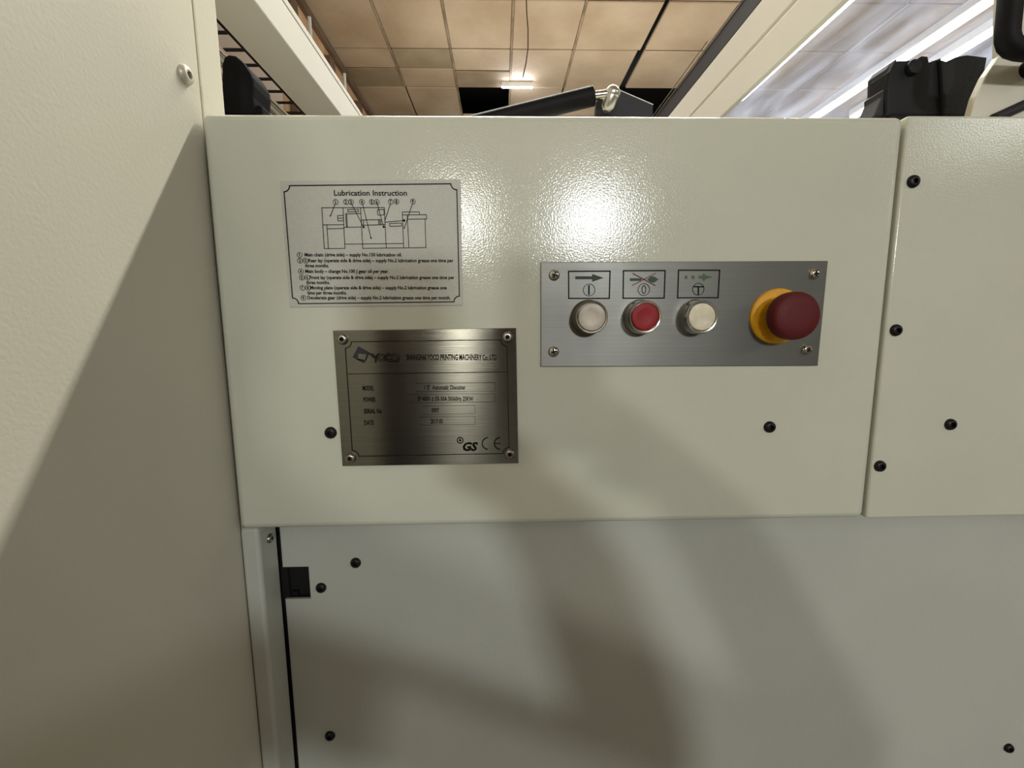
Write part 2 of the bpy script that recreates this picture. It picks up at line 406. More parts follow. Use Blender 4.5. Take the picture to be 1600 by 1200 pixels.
# long front cover with the controls
ZT, ZB = 1.25+0.1513, 1.25-0.161
XSEAM = 0.3011
def cover(bm, x0, x1, bev):
    box(bm, x0, x1, 0, 0.22, ZB, ZT, bev, 3)
fc = thing('front_cover', 'long cream front cover carrying the plates and push buttons', 'machine cover', (0.04, 0.1, ZB))
bm = NB(); cover(bm, -0.2112, XSEAM-0.0006, 0.0055); obj('cover_shell', bm, M['paint'], fc, 'bevel')
R_B = 0.0047
b0 = None
for x, y in ((517, 676), (1202, 667)):
    p = PY(x, y, 0)
    if b0 is None: b0 = first_bolt('bolt', R_B, M['bolt'], fc, p)
    else: clone(b0, fc, p - world_loc(fc))
rc = thing('right_cover', 'cream right-hand cover panel with four black bolts beyond the seam', 'machine cover', (0.6, 0.1, ZB))
bm = NB(); cover(bm, XSEAM+0.0006, 1.0, 0.0018); obj('cover_shell', bm, M['paint'], rc, 'bevel')
for x, y in ((1426, 284), (1399, 516), (1374, 728), (1484, 663)):
    clone(b0, rc, PY(x, y, 0) - world_loc(rc))

# corner post under the cover
LY = 0.034
cp = thing('corner_post', 'narrow cream corner post under the cover beside the black gap', 'post', (-0.206, 0.03, 0))
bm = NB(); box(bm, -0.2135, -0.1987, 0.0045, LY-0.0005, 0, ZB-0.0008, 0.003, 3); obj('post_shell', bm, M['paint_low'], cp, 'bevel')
p = PX(421, 841, -0.1987)
bo = first_bolt('bolt', 0.004, M['steel'], cp, p); bo.rotation_euler = (0, 0, PI/2)

# lower panel, set back under the cover, with the square notch
LY = 0.034
lp = thing('lower_panel', 'big plain cream panel below the front cover, square black notch at left', 'machine panel', (0.3, LY, 0.05))
xl = PY(445.5, 940, LY).x
A = xz(437, 887, LY); Bq = xz(485, 936, LY)
bm = NB()
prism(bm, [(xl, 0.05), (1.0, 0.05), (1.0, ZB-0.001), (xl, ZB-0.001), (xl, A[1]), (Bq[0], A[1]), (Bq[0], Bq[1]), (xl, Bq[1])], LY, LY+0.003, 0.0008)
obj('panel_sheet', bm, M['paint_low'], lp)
bm = NB(); z0, z1, x1 = Bq[1], A[1], Bq[0]           # open latch recess behind the notch
e = 0.003
box(bm, xl-0.001, x1+e, LY+0.0075, LY+0.0105, z0-e, z1+e); box(bm, xl-0.001, x1+e, LY+0.0032, LY+0.008, z0-e, z0); box(bm, x1, x1+e, LY+0.0032, LY+0.008, z0, z1); obj('latch_recess', bm, M['void'], lp)['label'] = 'black back of the square latch recess'
bm = NB(); box(bm, -0.2135, xl+0.002, LY+0.0034, LY+0.0064, 0.05, z0); box(bm, -0.2135, xl+0.002, LY+0.0034, LY+0.0064, z1, ZB-0.001); box(bm, -0.2135, xl+0.0025, LY+0.0034, LY+0.0064, z0, z1); obj('gap_backing', bm, M['void'], lp)['label'] = 'black strip behind the narrow gap'
q = PY(466, 929, LY+0.01)
bm = NB(); box(bm, q.x-0.003, q.x+0.003, LY+0.004, LY+0.0075, z0, z0+0.005, 0.0008); obj('latch_catch', bm, M['black'], lp)
for x, y in ((556, 879), (502, 918), (516, 1149), (1575, 1168)):
    clone(b0, lp, PY(x, y, LY) - world_loc(lp))

# machine bed behind the covers (holds up what stands on it)
mb = thing('machine_body', 'grey cream machine body behind and under the covers', 'machine', (0.3, 0.7, 0))
bm = NB(); box(bm, -0.20, 1.0, 0.225, 1.6, 0.0, 1.27, 0.004); obj('bed', bm, M['bed'], mb)
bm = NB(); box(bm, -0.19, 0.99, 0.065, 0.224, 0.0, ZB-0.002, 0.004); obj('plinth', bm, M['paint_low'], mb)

# ------------------------------------------------------------------ plates
TP = 0.0012
def corner_arcs(tl, tr, br, bl, r, n=5):
    """closed outline of a frame with concave round corners; corners are (x, z)"""
    out = []
    def arc(c, a0, a1):
        for k in range(n+1):
            a = a0 + (a1-a0)*k/n; out.append((c[0]+r*math.cos(a), c[1]+r*math.sin(a)))
    arc(tl, -PI/2, 0); arc(tr, -PI, -PI/2); arc(br, PI/2, PI) ; arc(bl, 0, PI/2)
    return out
def frame_line(bm, tl, tr, br, bl, r, wd, Y):
    def arc(c, a0, a1, n=6): return [(c[0]+r*math.cos(a0+(a1-a0)*k/n), c[1]+r*math.sin(a0+(a1-a0)*k/n)) for k in range(n+1)]
    pts = arc(tl, -PI/2, 0) + arc(tr, PI, PI*1.5) + arc(br, PI/2, PI) + arc(bl, 0, PI/2)
    ribbon(bm, pts, wd, Y, closed=True)

# lubrication plate
ip = thing('instruction_plate', 'silver lubrication instruction plate with machine diagram stuck on cover', 'sign', PY(580, 380, 0))
Yp = -0.0008
bm = NB(); prism(bm, [xz(437, 282.5, Yp), xz(719.5, 280, Yp), xz(722.5, 477, Yp), xz(453, 480, Yp)], Yp, 0.0, 0.0002); obj('plate', bm, M['plate'], ip)
Yt = Yp-0.0003
bm = NB(); frame_line(bm, xz(443, 290, Yt), xz(713.5, 287, Yt), xz(718, 471.5, Yt), xz(457.5, 474.5, Yt), 0.0042, 0.0007, Yt); obj('border_line', bm, M['ink'], ip)
text('heading', 'Lubrication Instruction', 522, 636, 305.5, 8.4, Yt, M['ink'], ip, bold=0.014)
def dg(cx, cy): return xz(480+cx/7.27, 310+cy/7.27, Yt)
bm = NB(); wd = 0.00042
for ln in (((165,105),(193,570),(428,567),(405,105)), ((165,105),(875,103)), ((178,300),(412,297)), ((222,303),(240,567)), ((228,345),(415,340)),
           ((345,195),(402,193)), ((348,255),(404,252)), ((345,195),(348,255)), ((346,225),(403,222)),
           ((460,125),(580,123),(581,150),(461,152),(460,125)), ((605,172),(435,174),(445,326)), ((447,174),(455,326)), ((415,328),(608,325)), ((430,518),(1092,512)),
           ((605,105),(630,567),(1350,558)), ((875,103),(897,562)),
           ((802,127),(866,125),(872,133),(872,180),(866,187),(806,189),(799,181),(797,135),(802,127)),
           ((620,245),(835,240),(838,298),(625,306)), ((637,248),(640,302)), ((808,243),(812,300)), ((822,243),(826,300)), ((625,306),(884,296)),
           ((885,270),(1100,250)), ((935,285),(1070,280),(1072,312),(938,316),(935,285)),
           ((1080,153),(1272,152),(1277,185)), ((1080,153),(1095,560)), ((1080,187),(1352,184),(1356,232),(1140,236)), ((1135,187),(1155,558)), ((1338,235),(1348,560)),
           ((315,65),(262,200)), ((505,62),(640,328)), ((628,62),(725,455)), ((795,60),(868,325)), ((945,60),(880,255)), ((1195,60),(1102,338))):
    ribbon(bm, [dg(*q) for q in ln], wd, Yt)
for q, r in (((640,325), .0008), ((868,323), .0008), ((1100,250), .0009), ((725,450), .0006), ((262,198), .0005), ((1102,335), .0005)):
    ring(bm, dg(*q), 0.00001, r, Yt, 10)
obj('machine_diagram', bm, M['ink'], ip)
NUMS = [('1',322,40),('2',440,40),('3',497,40),('4',620,40),('5',733,40),('6',790,40),('7',948,37),('8',1013,35),('9',1200,35)]
for n, cx, cy in NUMS:
    bm = NB(); ring(bm, dg(cx, cy), 0.00165, 0.00195, Yt, 18); obj('numeral_ring', bm, M['ink'], ip)
    px, py = 480+cx/7.27, 310+cy/7.27
    nw = 0.6 if n == '1' else 1.5
    text('numeral', n, px-nw, px+nw, py+2.6, 5.2, Yt, M['ink'], ip, bold=0.03)
LINES = [(468, ['1'], 476, 628, 400.5, 'Main chain (drive side) – supply No.150 lubrication oil.'),
         (468.5, ['2','3'], 482, 708.5, 409.5, 'Rear lay (operate side & drive side) – supply No.2 lubrication grease one time per'),
         (0, [], 476.5, 514, 417.5, 'three months.'),
         (470, ['4'], 477, 607.5, 426.3, 'Main body – change No.100 J gear oil per year.'),
         (471.5, ['5','6'], 484, 710, 436, 'Front lay (operate side & drive side) – supply No.2 lubrication grease one time per'),
         (0, [], 478.5, 515.5, 443.8, 'three months.'),
         (472.5, ['7','8'], 485, 698, 452, 'Moving plate (operate side & drive side) – supply No.2 lubrication grease one'),
         (0, [], 480, 542, 460, 'time per three months.'),
         (474, ['9'], 480.5, 704, 467.6, 'Decelerate gear (drive side) – supply No.2 lubrication grease one time per month.')]
for cx, ns, x0, x1, yb, s in LINES:
    text('lettering', s, x0, x1, yb, 5.2, Yt, M['ink'], ip, bold=0.026)
    for k, n in enumerate(ns):
        px = cx + 8.6*k
        bm = NB(); ring(bm, xz(px, yb-2.3, Yt), 0.0017, 0.0020, Yt, 18); obj('numeral_ring', bm, M['ink'], ip)
        nw = 0.6 if n == '1' else 1.4
        text('numeral', n, px-nw, px+nw, yb, 4.6, Yt, M['ink'], ip, bold=0.03)

# maker's name plate
npl = thing('name_plate', 'brushed steel maker name plate with four corner bolts', 'sign', PY(665, 620, 0))
Yp = -TP
def cq(cx, cy): return xz(500+cx/4.848, 500+cy/4.848, Yt)
bm = NB(); prism(bm, [xz(520, 516.5, Yp), xz(806.5, 512.5, Yp), xz(810, 724, Yp), xz(535, 728.5, Yp)], Yp, 0.0, 0.0003); obj('plate', bm, M['brushed'], npl, uv=True)
Yt = Yp-0.0003
bm = NB(); frame_line(bm, cq(188,166), cq(1416,150), cq(1432,1012), cq(246,1034), 0.0048, 0.0006, Yt); ribbon(bm, [cq(213,409), cq(1417,394)], 0.0005, Yt); obj('border_line', bm, M['ink'], npl)
b1 = None
for cx, cy in ((172,146),(1420,130),(232,1046),(1437,1014)):
    p = PY(500+cx/4.848, 500+cy/4.848, Yp)
    if b1 is None: b1 = first_bolt('bolt', 0.0042, M['steel'], npl, p)
    else: clone(b1, npl, p - world_loc(npl))
def lg(cx, cy): return xz(540+cx/11.43, 520+cy/11.43, Yt)
# emblem: tilted dark square with a light rounded square cut out of it
bm = NB()
outer = [(225,240),(430,355),(330,545),(125,440)]; inner = [(222,372),(368,380),(362,494),(214,488)]
for i in range(4):
    j = (i+1) % 4
    q = [outer[i], outer[j], inner[(j+0) % 4], inner[i]]
    prism(bm, [lg(*v) for v in q][::-1], Yt, Yt+0.00025)
prism(bm, [lg(*v) for v in ((415,345),(520,440),(505,465),(405,372))], Yt, Yt+0.00025)
obj('emblem', bm, M['ink_blue'], npl)
# rounded double-line lettering YOCO
bm = NB()
ribbon(bm, [lg(455,375), lg(530,450), lg(530,530)], 0.0006, Yt); ribbon(bm, [lg(590,375), lg(545,450), lg(545,530)], 0.0006, Yt)
ribbon(bm, [lg(480,375), lg(538,432), lg(570,375)], 0.0005, Yt)
for cx in (635, 880):
    for r0, r1 in ((0.0014, 0.0020), (0.0027, 0.0033)): ring(bm, lg(cx, 445), r0, r1, Yt, 20)
def arcpts(cx, cy, R, a0, a1, n=14): return [lg(cx+R*math.cos(a0+(a1-a0)*k/n), cy+R*math.sin(a0+(a1-a0)*k/n)) for k in range(n+1)]
ribbon(bm, arcpts(768, 445, 72, -0.9, -5.6), 0.0006, Yt); ribbon(bm, arcpts(768, 445, 40, -0.9, -5.6), 0.0006, Yt)
ribbon(bm, [lg(770,517), lg(945,515), lg(955,440)], 0.0006, Yt)
obj('maker_lettering', bm, M['ink_thin'], npl)
text('lettering', 'SHANGHAI YOCO PRINTING MACHINERY Co. LTD', 635, 776, 562.5, 8.6, Yt, M['ink'], npl, bold=0.03)
for s, x0, x1, yb, c in (('MODEL', 566.5, 584, 610, 7), ('POWER', 568, 587, 628, 7), ('SERIAL No', 568.5, 597, 646, 7), ('DATE', 569, 584, 664, 7)):
    text('lettering', s, x0, x1, yb, c, Yt, M['ink_thin'], npl, bold=0.025)
for s, x0, x1, yb in (("1 'E'  Automatic Diecutter", 663, 727.5, 608.6), ('3P 400V ± 5% 50A 50/60Hz 25KW', 652, 739.5, 626.4), ('0907', 674.5, 686, 644.5), ('2017.05', 672.5, 692, 661.7)):
    text('lettering', s, x0, x1, yb, 6.8, Yt, M['ink_thin'] if len(s) < 8 else M['ink'], npl, bold=0.022)
bm = NB()
for x0, x1, y0, y1 in ((650,773,598.5,611.3), (640,773,616,628.8), (660,742,634,646.6), (655,742,651.6,664)):
    ribbon(bm, [xz(x0,y0+.6,Yt), xz(x1,y0-.6,Yt), xz(x1+.3,y1-.6,Yt), xz(x0+.6,y1+.6,Yt)], 0.00022, Yt)
obj('field_outlines', bm, M['ink_thin'], npl)
bm = NB(); c = xz(719, 688, Yt); ring(bm, c, 0.0019, 0.0027, Yt, 24); ring(bm, c, 0.00001, 0.001, Yt, 14); obj('mark_ring', bm, M['ink'], npl)
text('mark_lettering', 'GS', 723, 747, 704, 12.5, Yt, M['ink'], npl, shear=0.25, bold=0.045)
bm = NB()
for cx in (763, 782):
    pts = []
    for k in range(13):
        a = PI/2 + 0.15 + (PI-0.3)*k/12; q = xz(cx+8*math.cos(a)*1.2, 693-9.2*math.sin(a), Yt); pts.append(q)
    ribbon(bm, pts, 0.0008, Yt)
ribbon(bm, [xz(773, 693, Yt), xz(781, 693, Yt)], 0.0007, Yt)
obj('conformity_mark', bm, M['ink'], npl)

# push-button panel
ctl = thing('control_panel', 'brushed steel control panel with three push buttons and emergency stop', 'control panel', PY(1065, 490, 0))
Yp = -0.0016; Yt = Yp-0.0003
bm = NB(); prism(bm, [xz(845, 409.5, Yp), xz(1294, 407.5, Yp), xz(1278, 571.5, Yp), xz(845, 573, Yp)], Yp, 0.0, 0.0004); obj('plate', bm, M['brushed2'], ctl, uv=True)
def screw(r):
    bm = NB(); h = r*0.7
    n = 24
    lathe(bm, [(r, 0), (r, h*0.2), (r*0.92, h*0.55), (r*0.7, h*0.85), (r*0.4, h*0.97), (0, h)], (0, 0, 0), (0, -1, 0), n, cap=False)
    return bm
def cross(r):
    bm = NB(); w_ = r*0.13; l = r*0.52; y = -r*0.7
    prism(bm, [(-w_,l),(-w_,w_),(-l,w_),(-l,-w_),(-w_,-w_),(-w_,-l),(w_,-l),(w_,-w_),(l,-w_),(l,w_),(w_,w_),(w_,l)], y-0.0001, y+0.0016)
    return bm
s0 = c0 = None
for x, y, a in ((866, 430, .3), (1272, 428, .1), (865, 549.5, -.2), (1260, 546, .5)):
    p = PY(x, y, Yp)
    if s0 is None:
        s0 = obj('screw', screw(0.0041), M['chrome'], None, True); s0.parent = ctl; s0.location = p - world_loc(ctl); s0.rotation_euler = (0, a, 0)
        c0 = obj('cross_slot', cross(0.0041), M['void'], None); c0.parent = s0
    else:
        s = clone(s0, ctl, p - world_loc(ctl)); s.rotation_euler = (0, a, 0); clone(c0, s, (0, 0, 0))
def ck(cx, cy): return xz(830+cx/3.3333, 390+cy/3.3333, Yt)
for i, cn in enumerate((((195,113),(411,112),(407,254),(196,254)), ((481,110),(698,109),(693,252),(479,253)), ((768,107),(982,107),(974,250),(763,251)))):
    bm = NB(); ribbon(bm, [ck(*q) for q in cn], 0.0009, Yt, closed=True); obj('legend_frame', bm, M['ink'], ctl)
# legend of the start button: long green arrow and a barred circle
bm = NB(); prism(bm, [ck(*q) for q in ((230,139),(318,139),(318,127),(377,147),(318,167),(318,154),(230,154))][::-1], Yt, Yt+.00025); obj('arrow_print', bm, M['green'], ctl)
bm = NB(); ring(bm, ck(302,210), 0.0042, 0.0046, Yt, 28); ribbon(bm, [ck(301,188), ck(301,232)], 0.0011, Yt); obj('symbol_print', bm, M['ink'], ctl)
# legend of the stop button: crossed-out arrow, circled 0
bm = NB(); prism(bm, [ck(*q) for q in ((515,149),(575,150),(575,162),(515,163))][::-1], Yt, Yt+.00025); prism(bm, [ck(*q) for q in ((605,155),(622,140),(640,140),(664,156),(640,172),(622,169))][::-1], Yt, Yt+.00025); obj('arrow_print', bm, M['green'], ctl)
bm = NB(); ribbon(bm, [ck(530,124), ck(646,186)], 0.0007, Yt-.0002); ribbon(bm, [ck(648,123), ck(528,186)], 0.0007, Yt-.0002); obj('cross_print', bm, M['redink'], ctl)
bm = NB(); ring(bm, ck(587,208), 0.0042, 0.0046, Yt, 28)
pts = [ck(587+10*math.cos(2*PI*k/20), 208+20*math.sin(2*PI*k/20)) for k in range(20)]; ribbon(bm, pts, 0.0005, Yt, closed=True); obj('symbol_print', bm, M['ink'], ctl)
# legend of the jog button: two dots and arrow head, circled T
bm = NB(); prism(bm, [ck(*q) for q in ((802,136),(814,136),(814,151),(802,151))][::-1], Yt, Yt+.00025); prism(bm, [ck(*q) for q in ((837,136),(851,136),(851,151),(837,151))][::-1], Yt, Yt+.00025)
prism(bm, [ck(*q) for q in ((872,137),(890,137),(898,124),(910,134),(946,143),(910,153),(900,165),(892,150),(876,150))][::-1], Yt, Yt+.00025); obj('arrow_print', bm, M['green2'], ctl)
bm = NB(); ring(bm, ck(871,206), 0.0042, 0.0046, Yt, 28); ribbon(bm, [ck(848,193), ck(896,193)], 0.0009, Yt); ribbon(bm, [ck(871,193), ck(871,233)], 0.0010, Yt); obj('symbol_print', bm, M['ink'], ctl)

def push_button(px, py, cap_m, ring_m, lab, raised):
    H = 0.0145
    r = ray(px, py); p = CAM + r*((Yp-H-CAM.y)/r.y); c = Vector((p.x, Yp, p.z))
    t = NB(); lathe(t, [(0.0134, 0), (0.0134, 0.0012), (0.0128, 0.002), (0.0124, 0.010), (0.0121, 0.0128), (0.0115, 0.0136), (0.0106, 0.0134), (0.0104, 0.0118), (0.0, 0.0118)], c, (0, -1, 0), 40)
    b = obj('push_button', t, ring_m, ctl, True); b['label'] = lab
    t = NB()
    h = 0.0150 if raised else 0.0138
    lathe(t, [(0.0100, 0.0112), (0.0101, h-0.0012), (0.0097, h-0.0003), (0.0088, h), (0.005, h-0.0005), (0, h-0.0008)], c, (0, -1, 0), 40)
    cpn = obj('button_cap', t, cap_m, None, True); cpn.parent = b; cpn.location = -world_loc(b)
    return b
M['bezel_grey'] = mat('grimy_satin_bezel', srgb(150, 144, 130), 0.35, 0.8, noise=0.3, nscale=200)
push_button(925, 495.5, M['white_cap'], M['bezel_grey'], 'grimy white start button, first from the left', True)
push_button(1009, 495, M['red'], M['chrome'], 'red stop button in a bright chrome bezel', False)
push_button(1098.3, 495, M['cream_cap'], M['chrome'], 'cream jog button beside the emergency stop', False)
# emergency stop
c = PY(1213.5, 494.5, Yp)
bm = NB(); lathe(bm, [(0.0212, 0), (0.0212, 0.0016), (0.0204, 0.0026), (0.0125, 0.0032), (0.0, 0.0032)], c, (0, -1, 0), 48)
es = obj('emergency_stop', bm, M['yellow'], ctl, True); es['label'] = 'dark red mushroom emergency stop on a yellow ring'
bm = NB(); lathe(bm, [(0.0112, 0.003), (0.0108, 0.010), (0.0100, 0.0165), (0.0, 0.0165)], c, (0, -1, 0), 36); o = obj('stop_collar', bm, M['collar'], None, True); o.parent = es; o.location = -world_loc(es)
bm = NB(); lathe(bm, [(0.0100, 0.0132), (0.0160, 0.0136), (0.0172, 0.0148), (0.0175, 0.018), (0.0172, 0.0225), (0.0166, 0.0242), (0.0152, 0.0254), (0.009, 0.0262), (0, 0.0264)], c, (0, -1, 0), 48); o = obj('mushroom_head', bm, M['mush'], None, True); o.parent = es; o.location = -world_loc(es)

# ------------------------------------------------------------------ above the cover, left
ZF = 1.25+0.36
gb = thing('guard_beam', 'cream square-section guard beam receding above cover at upper left', 'beam', (-0.3, 0.7, 1.27))
bm = NB(); box(bm, -0.330, -0.270, 0.06, 1.45, ZF, ZF+0.0480, 0.0020); obj('beam_tube', bm, M['beam'], gb)
bm = NB(); box(bm, -0.330, -0.2702, 0.06, 1.45, ZF+0.0495, ZF+0.0585, 0.0012); obj('beam_lip', bm, M['beam'], gb)
bm = NB(); box(bm, -0.325, -0.2715, 0.065, 1.445, ZF+0.0475, ZF+0.050); obj('beam_joint', bm, M['void'], gb)
for y in (1.05, 1.35):
    bm = NB(); box(bm, -0.325, -0.275, y, y+0.05, 0.0, ZF-0.0005, 0.002); obj('beam_post', bm, M['beam'], mb)
wg = thing('wire_guard', 'black wire guard rack between cabinet edge and guard beam', 'guard', (-0.45, 0.5, ZF))
r0 = None
for k in range(-2, 12):
    y = 0.2691 + 0.03476*k
    bm = NB() if r0 is None else None
    if r0 is None:
        tube(bm, [(-0.70, 0, 0), (-0.328, 0, 0)], 0.0021, 8); r0 = obj('wire', bm, M['black'], None, True); r0.parent = wg; r0.location = (0.45, y-0.5, 0.003)
    else: clone(r0, wg, (0.45, y-0.5, 0.003))
bm = NB(); tube(bm, [(-0.3325, 0.1, ZF+0.003), (-0.3325, 0.95, ZF+0.003)], 0.0025, 8); obj('side_wire', bm, M['black'], wg, True)
bm = NB(); tube(bm, [(-0.70, 0.1, ZF+0.003), (-0.70, 0.95, ZF+0.003)], 0.003, 8); obj('side_wire', bm, M['black'], wg, True)
gr = thing('guide_rod', 'polished steel rod running back behind the black bracket', 'rod', (-0.3, 0.4, 1.5))
ZR = 1.25+0.27
p = PZ(422, 165, ZR)
bm = NB(); tube(bm, [(p.x, 0.06, ZR), (p.x, 1.0, ZR)], 0.0085, 18); obj('rod', bm, M['chrome'], gr, True)
bm = NB(); box(bm, p.x-0.02, p.x+0.02, 0.7, 0.74, 0.0, ZR+0.012, 0.003); obj('rod_support', bm, M['paint_low'], gr)
p2 = PZ(404, 172, ZR-0.02)
bm = NB(); tube(bm, [(p2.x, 0.1, ZR-0.02), (p2.x, 0.9, ZR-0.02)], 0.003, 10); obj('thin_rod', bm, M['chrome'], gr, True)
Yb = 0.085
bk = thing('rod_bracket', 'black round-topped plastic bracket between cabinet edge and steel rod', 'bracket', PY(373, 170, Yb))
out = [(346,178),(346,100),(350,88),(357,84.5),(367,86),(376,93),(383,101),(390,112),(394,121),(395.5,133),(394.5,150),(397,166),(404,178)]
bm = NB(); prism(bm, [xz(x, y, Yb) for x, y in out], Yb, Yb+0.03, 0.002); obj('bracket_block', bm, M['rubber'], bk)
q = PY(372, 178, Yb)
bm = NB(); box(bm, q.x-0.015, q.x+0.02, Yb+0.002, Yb+0.028, ZT, ZT+0.045, 0.002); obj('bracket_foot', bm, M['rubber'], bk)

# ------------------------------------------------------------------ gas strut in the middle
Yg = 0.06
gs = thing('gas_strut', 'black gas strut with chrome ball end rising behind cover', 'strut', PY(950, 160, Yg))
A = PY(740, 195.5, Yg+0.01); B = PY(928.5, 149.5, Yg)
d = (B-A).normalized()
L_ = (B-A).length
bm = NB(); lathe(bm, [(0.0078, 0), (0.0078, L_-0.0008), (0.0070, L_), (0.0, L_)], A, d, 28); obj('cylinder', bm, M['black'], gs, True)
bm = NB(); box(bm, A.x-0.012, A.x+0.012, A.y-0.008, A.y+0.008, ZT, A.z+0.004, 0.002); obj('strut_foot', bm, M['rubber'], gs)
E_ = PY(957, 146.5, Yg)
bm = NB(); tube(bm, [B-d*0.001, E_], 0.0036, 16); obj('piston_rod', bm, M['chrome'], gs, True)
bm = NB()
R_ = 0.0066
lathe(bm, [(0, -R_)] + [(R_*math.cos(a), R_*math.sin(a)) for a in [(-80+20*k)*PI/180 for k in range(9)]] + [(0, R_)], E_, (0.2, 0, 1), 24, cap=False)
lathe(bm, [(0.0045, 0), (0.0060, 0.002), (0.0055, 0.011), (0.0030, 0.0145), (0.0, 0.0145)], E_, (-0.35, 0.1, -1), 20); obj('ball_joint', bm, M['satin'], gs, True)
Ybr = Yg+0.012
bm = NB(); prism(bm, [xz(x, y, Ybr) for x, y in ((932,158),(938,153),(952,160),(966,140),(1020.5,163.5))] + [(xz(1021,180,Ybr)[0], ZT), (xz(926,180,Ybr)[0], ZT)], Ybr, Ybr+0.006, 0.0007)
br = obj('strut_bracket', bm, M['seal'], gs); br['label'] = 'dark grey angled mounting plate'
bm = NB(); a, b = PY(965.5, 140.5, Ybr), PY(1020.5, 164.2, Ybr)
nz = Vector((0, 0, 0.0009)); dy = Vector((0, 0.008, 0))
vs = [bm.verts.new(v) for v in (a, b, b+nz, a+nz, a+dy, b+dy, b+dy+nz, a+dy+nz)]
for f in ((0,1,2,3),(4,5,6,7),(0,1,5,4),(2,3,7,6),(1,2,6,5),(0,3,7,4)): bm.faces.new([vs[i] for i in f])
bmesh.ops.recalc_face_normals(bm, faces=bm.faces[:])
o = obj('bracket_rim', bm, M['steel'], None); o.parent = br; o.location = -world_loc(br)

# ------------------------------------------------------------------ window cover, right
wc = thing('window_cover', 'cream framed clear window cover over the machine at upper right', 'machine cover', (0.6, 0.8, 1.27))
Y0, Y1 = 0.048, 1.5
XF = 0.300                                           # inner face of the frame's left bar stands upright
zr = lambda q: 1.25 + q
bm = NB(); box(bm, XF, XF+0.006, Y0, Y1, zr(0.3235), zr(0.3636), 0.0012); obj('frame_bar', bm, M['beam'], wc)
bm = NB(); box(bm, XF, XF+0.006, Y0, Y1, zr(0.2770), zr(0.3195), 0.0012); obj('frame_bar', bm, M['beam'], wc)
bm = NB(); box(bm, XF+0.0015, XF+0.005, Y0, Y1, zr(0.318), zr(0.325)); obj('frame_groove', bm, M['beam'], wc)
bm = NB(); box(bm, XF+0.0005, XF+0.006, Y0, Y1, zr(0.3640), zr(0.392), 0.001); obj('rubber_seal', bm, M['seal'], wc)
bm = NB(); tube(bm, [(XF-0.0005, Y0, zr(0.3925)), (XF-0.0005, Y1, zr(0.3925))], 0.0010, 8); obj('seal_lip', bm, M['steel'], wc, True)
bm = NB(); tube(bm, [(XF-0.0005, 0.34, zr(0.400)), (XF-0.0005, Y1, zr(0.400))], 0.0008, 8); obj('seal_lip', bm, M['steel'], wc, True)
bm = NB(); box(bm, XF+0.0055, 0.62, Y0, Y1, zr(0.278), zr(0.282)); obj('window_pane', bm, M['poly'], wc)['label'] = 'scuffed clear plastic pane'
bm = NB(); box(bm, 0.619, 0.66, Y0, Y1, zr(0.270), zr(0.31), 0.0015); obj('frame_bar', bm, M['beam'], wc)
for x in (0.302, 0.62):
    for y in (0.7, 1.4):
        bm = NB(); box(bm, x, x+0.036, y, y+0.04, 1.2702, zr(0.2795), 0.002); obj('frame_leg', bm, M['beam'], wc)

# beige end plate, pull handle, black clamp block at the right edge
Ye = 0.035
ep = thing('end_plate', 'cream end plate behind black pull handle at right edge', 'machine panel', PY(1570, 178, Ye))
bm = NB(); prism(bm, [xz(x, y, Ye) for x, y in ((1526,150),(1541,118),(1563,86),(1566,-40),(1780,-40))] + [(xz(1780,182,Ye)[0], ZT), (xz(1512,182,Ye)[0], ZT)], Ye, Ye+0.006, 0.001); obj('plate_sheet', bm, M['cabinet'], ep)
bm = NB(); tube(bm, [PY(1552, 186, Ye-0.002), PY(1640, 146, Ye-0.002)], 0.004, 12); obj('edge_cable', bm, M['seal'], ep, True)
Yh = 0.012
ph = thing('pull_handle', 'thick black rounded pull handle at the upper right corner', 'handle', PY(1580, 60, Yh))
pts = [(1584,-60),(1580,-20),(1577,20),(1574.5,45),(1574,58),(1577,68),(1584,75),(1594,78),(1608,79.5),(1660,82),(1690,83)]
bm = NB(); tube(bm, [PY(x, y, Yh) for x, y in pts], 0.0072, 18); obj('grip', bm, M['black'], ph, True)
for x, y in ((1660, 82),):
    p = PY(x, y, Yh); bm = NB(); tube(bm, [p, p+Vector((0, Ye-Yh+0.001, 0))], 0.0065, 16); obj('handle_mount', bm, M['black'], ph, True)
Yk = 0.07
kb = thing('clamp_block', 'lumpy black plastic clamp block standing on right cover top', 'clamp', PY(1450, 176, Yk))
bm = NB(); prism(bm, [xz(x, y, Yk) for x, y in ((1386,181),(1387,140),(1390,112),(1399,94),(1430,93),(1441,86),(1451,87),(1453,96),(1472,89),(1476,181))], Yk, Yk+0.02, 0.002); obj('clamp_jaw', bm, M['blackblock'], kb)
bm = NB(); prism(bm, [xz(x, y, Yk-0.004) for x, y in ((1476,181),(1471,92),(1480,95),(1497,87),(1512,84.5),(1544,88.5),(1540,112),(1526,164),(1515,172),(1514,181))], Yk-0.004, Yk+0.02, 0.002); obj('clamp_jaw', bm, M['blackblock'], kb)
bm = NB(); prism(bm, [xz(x, y, Yk+0.004) for x, y in ((1366,181),(1373,164),(1379,150),(1379,142),(1384,136),(1385,108),(1392,98),(1402,91),(1402,181))], Yk+0.004, Yk+0.024, 0.0015); obj('clamp_flange', bm, M['seal'], kb)
bm = NB(); box(bm, xz(1392,178,Yk)[0], xz(1508,178,Yk)[0], Yk+0.001, Yk+0.019, ZT, xz(1450,172,Yk)[1]+0.004, 0.0015); obj('clamp_foot', bm, M['blackblock'], kb)
bm = NB(); lathe(bm, [(0.006, 0), (0.006, 0.004), (0.004, 0.005), (0, 0.005)], PY(1424, 108, Yk), (0, -1, 0.1), 18); obj('clamp_knob', bm, M['blackblock'], kb, True)

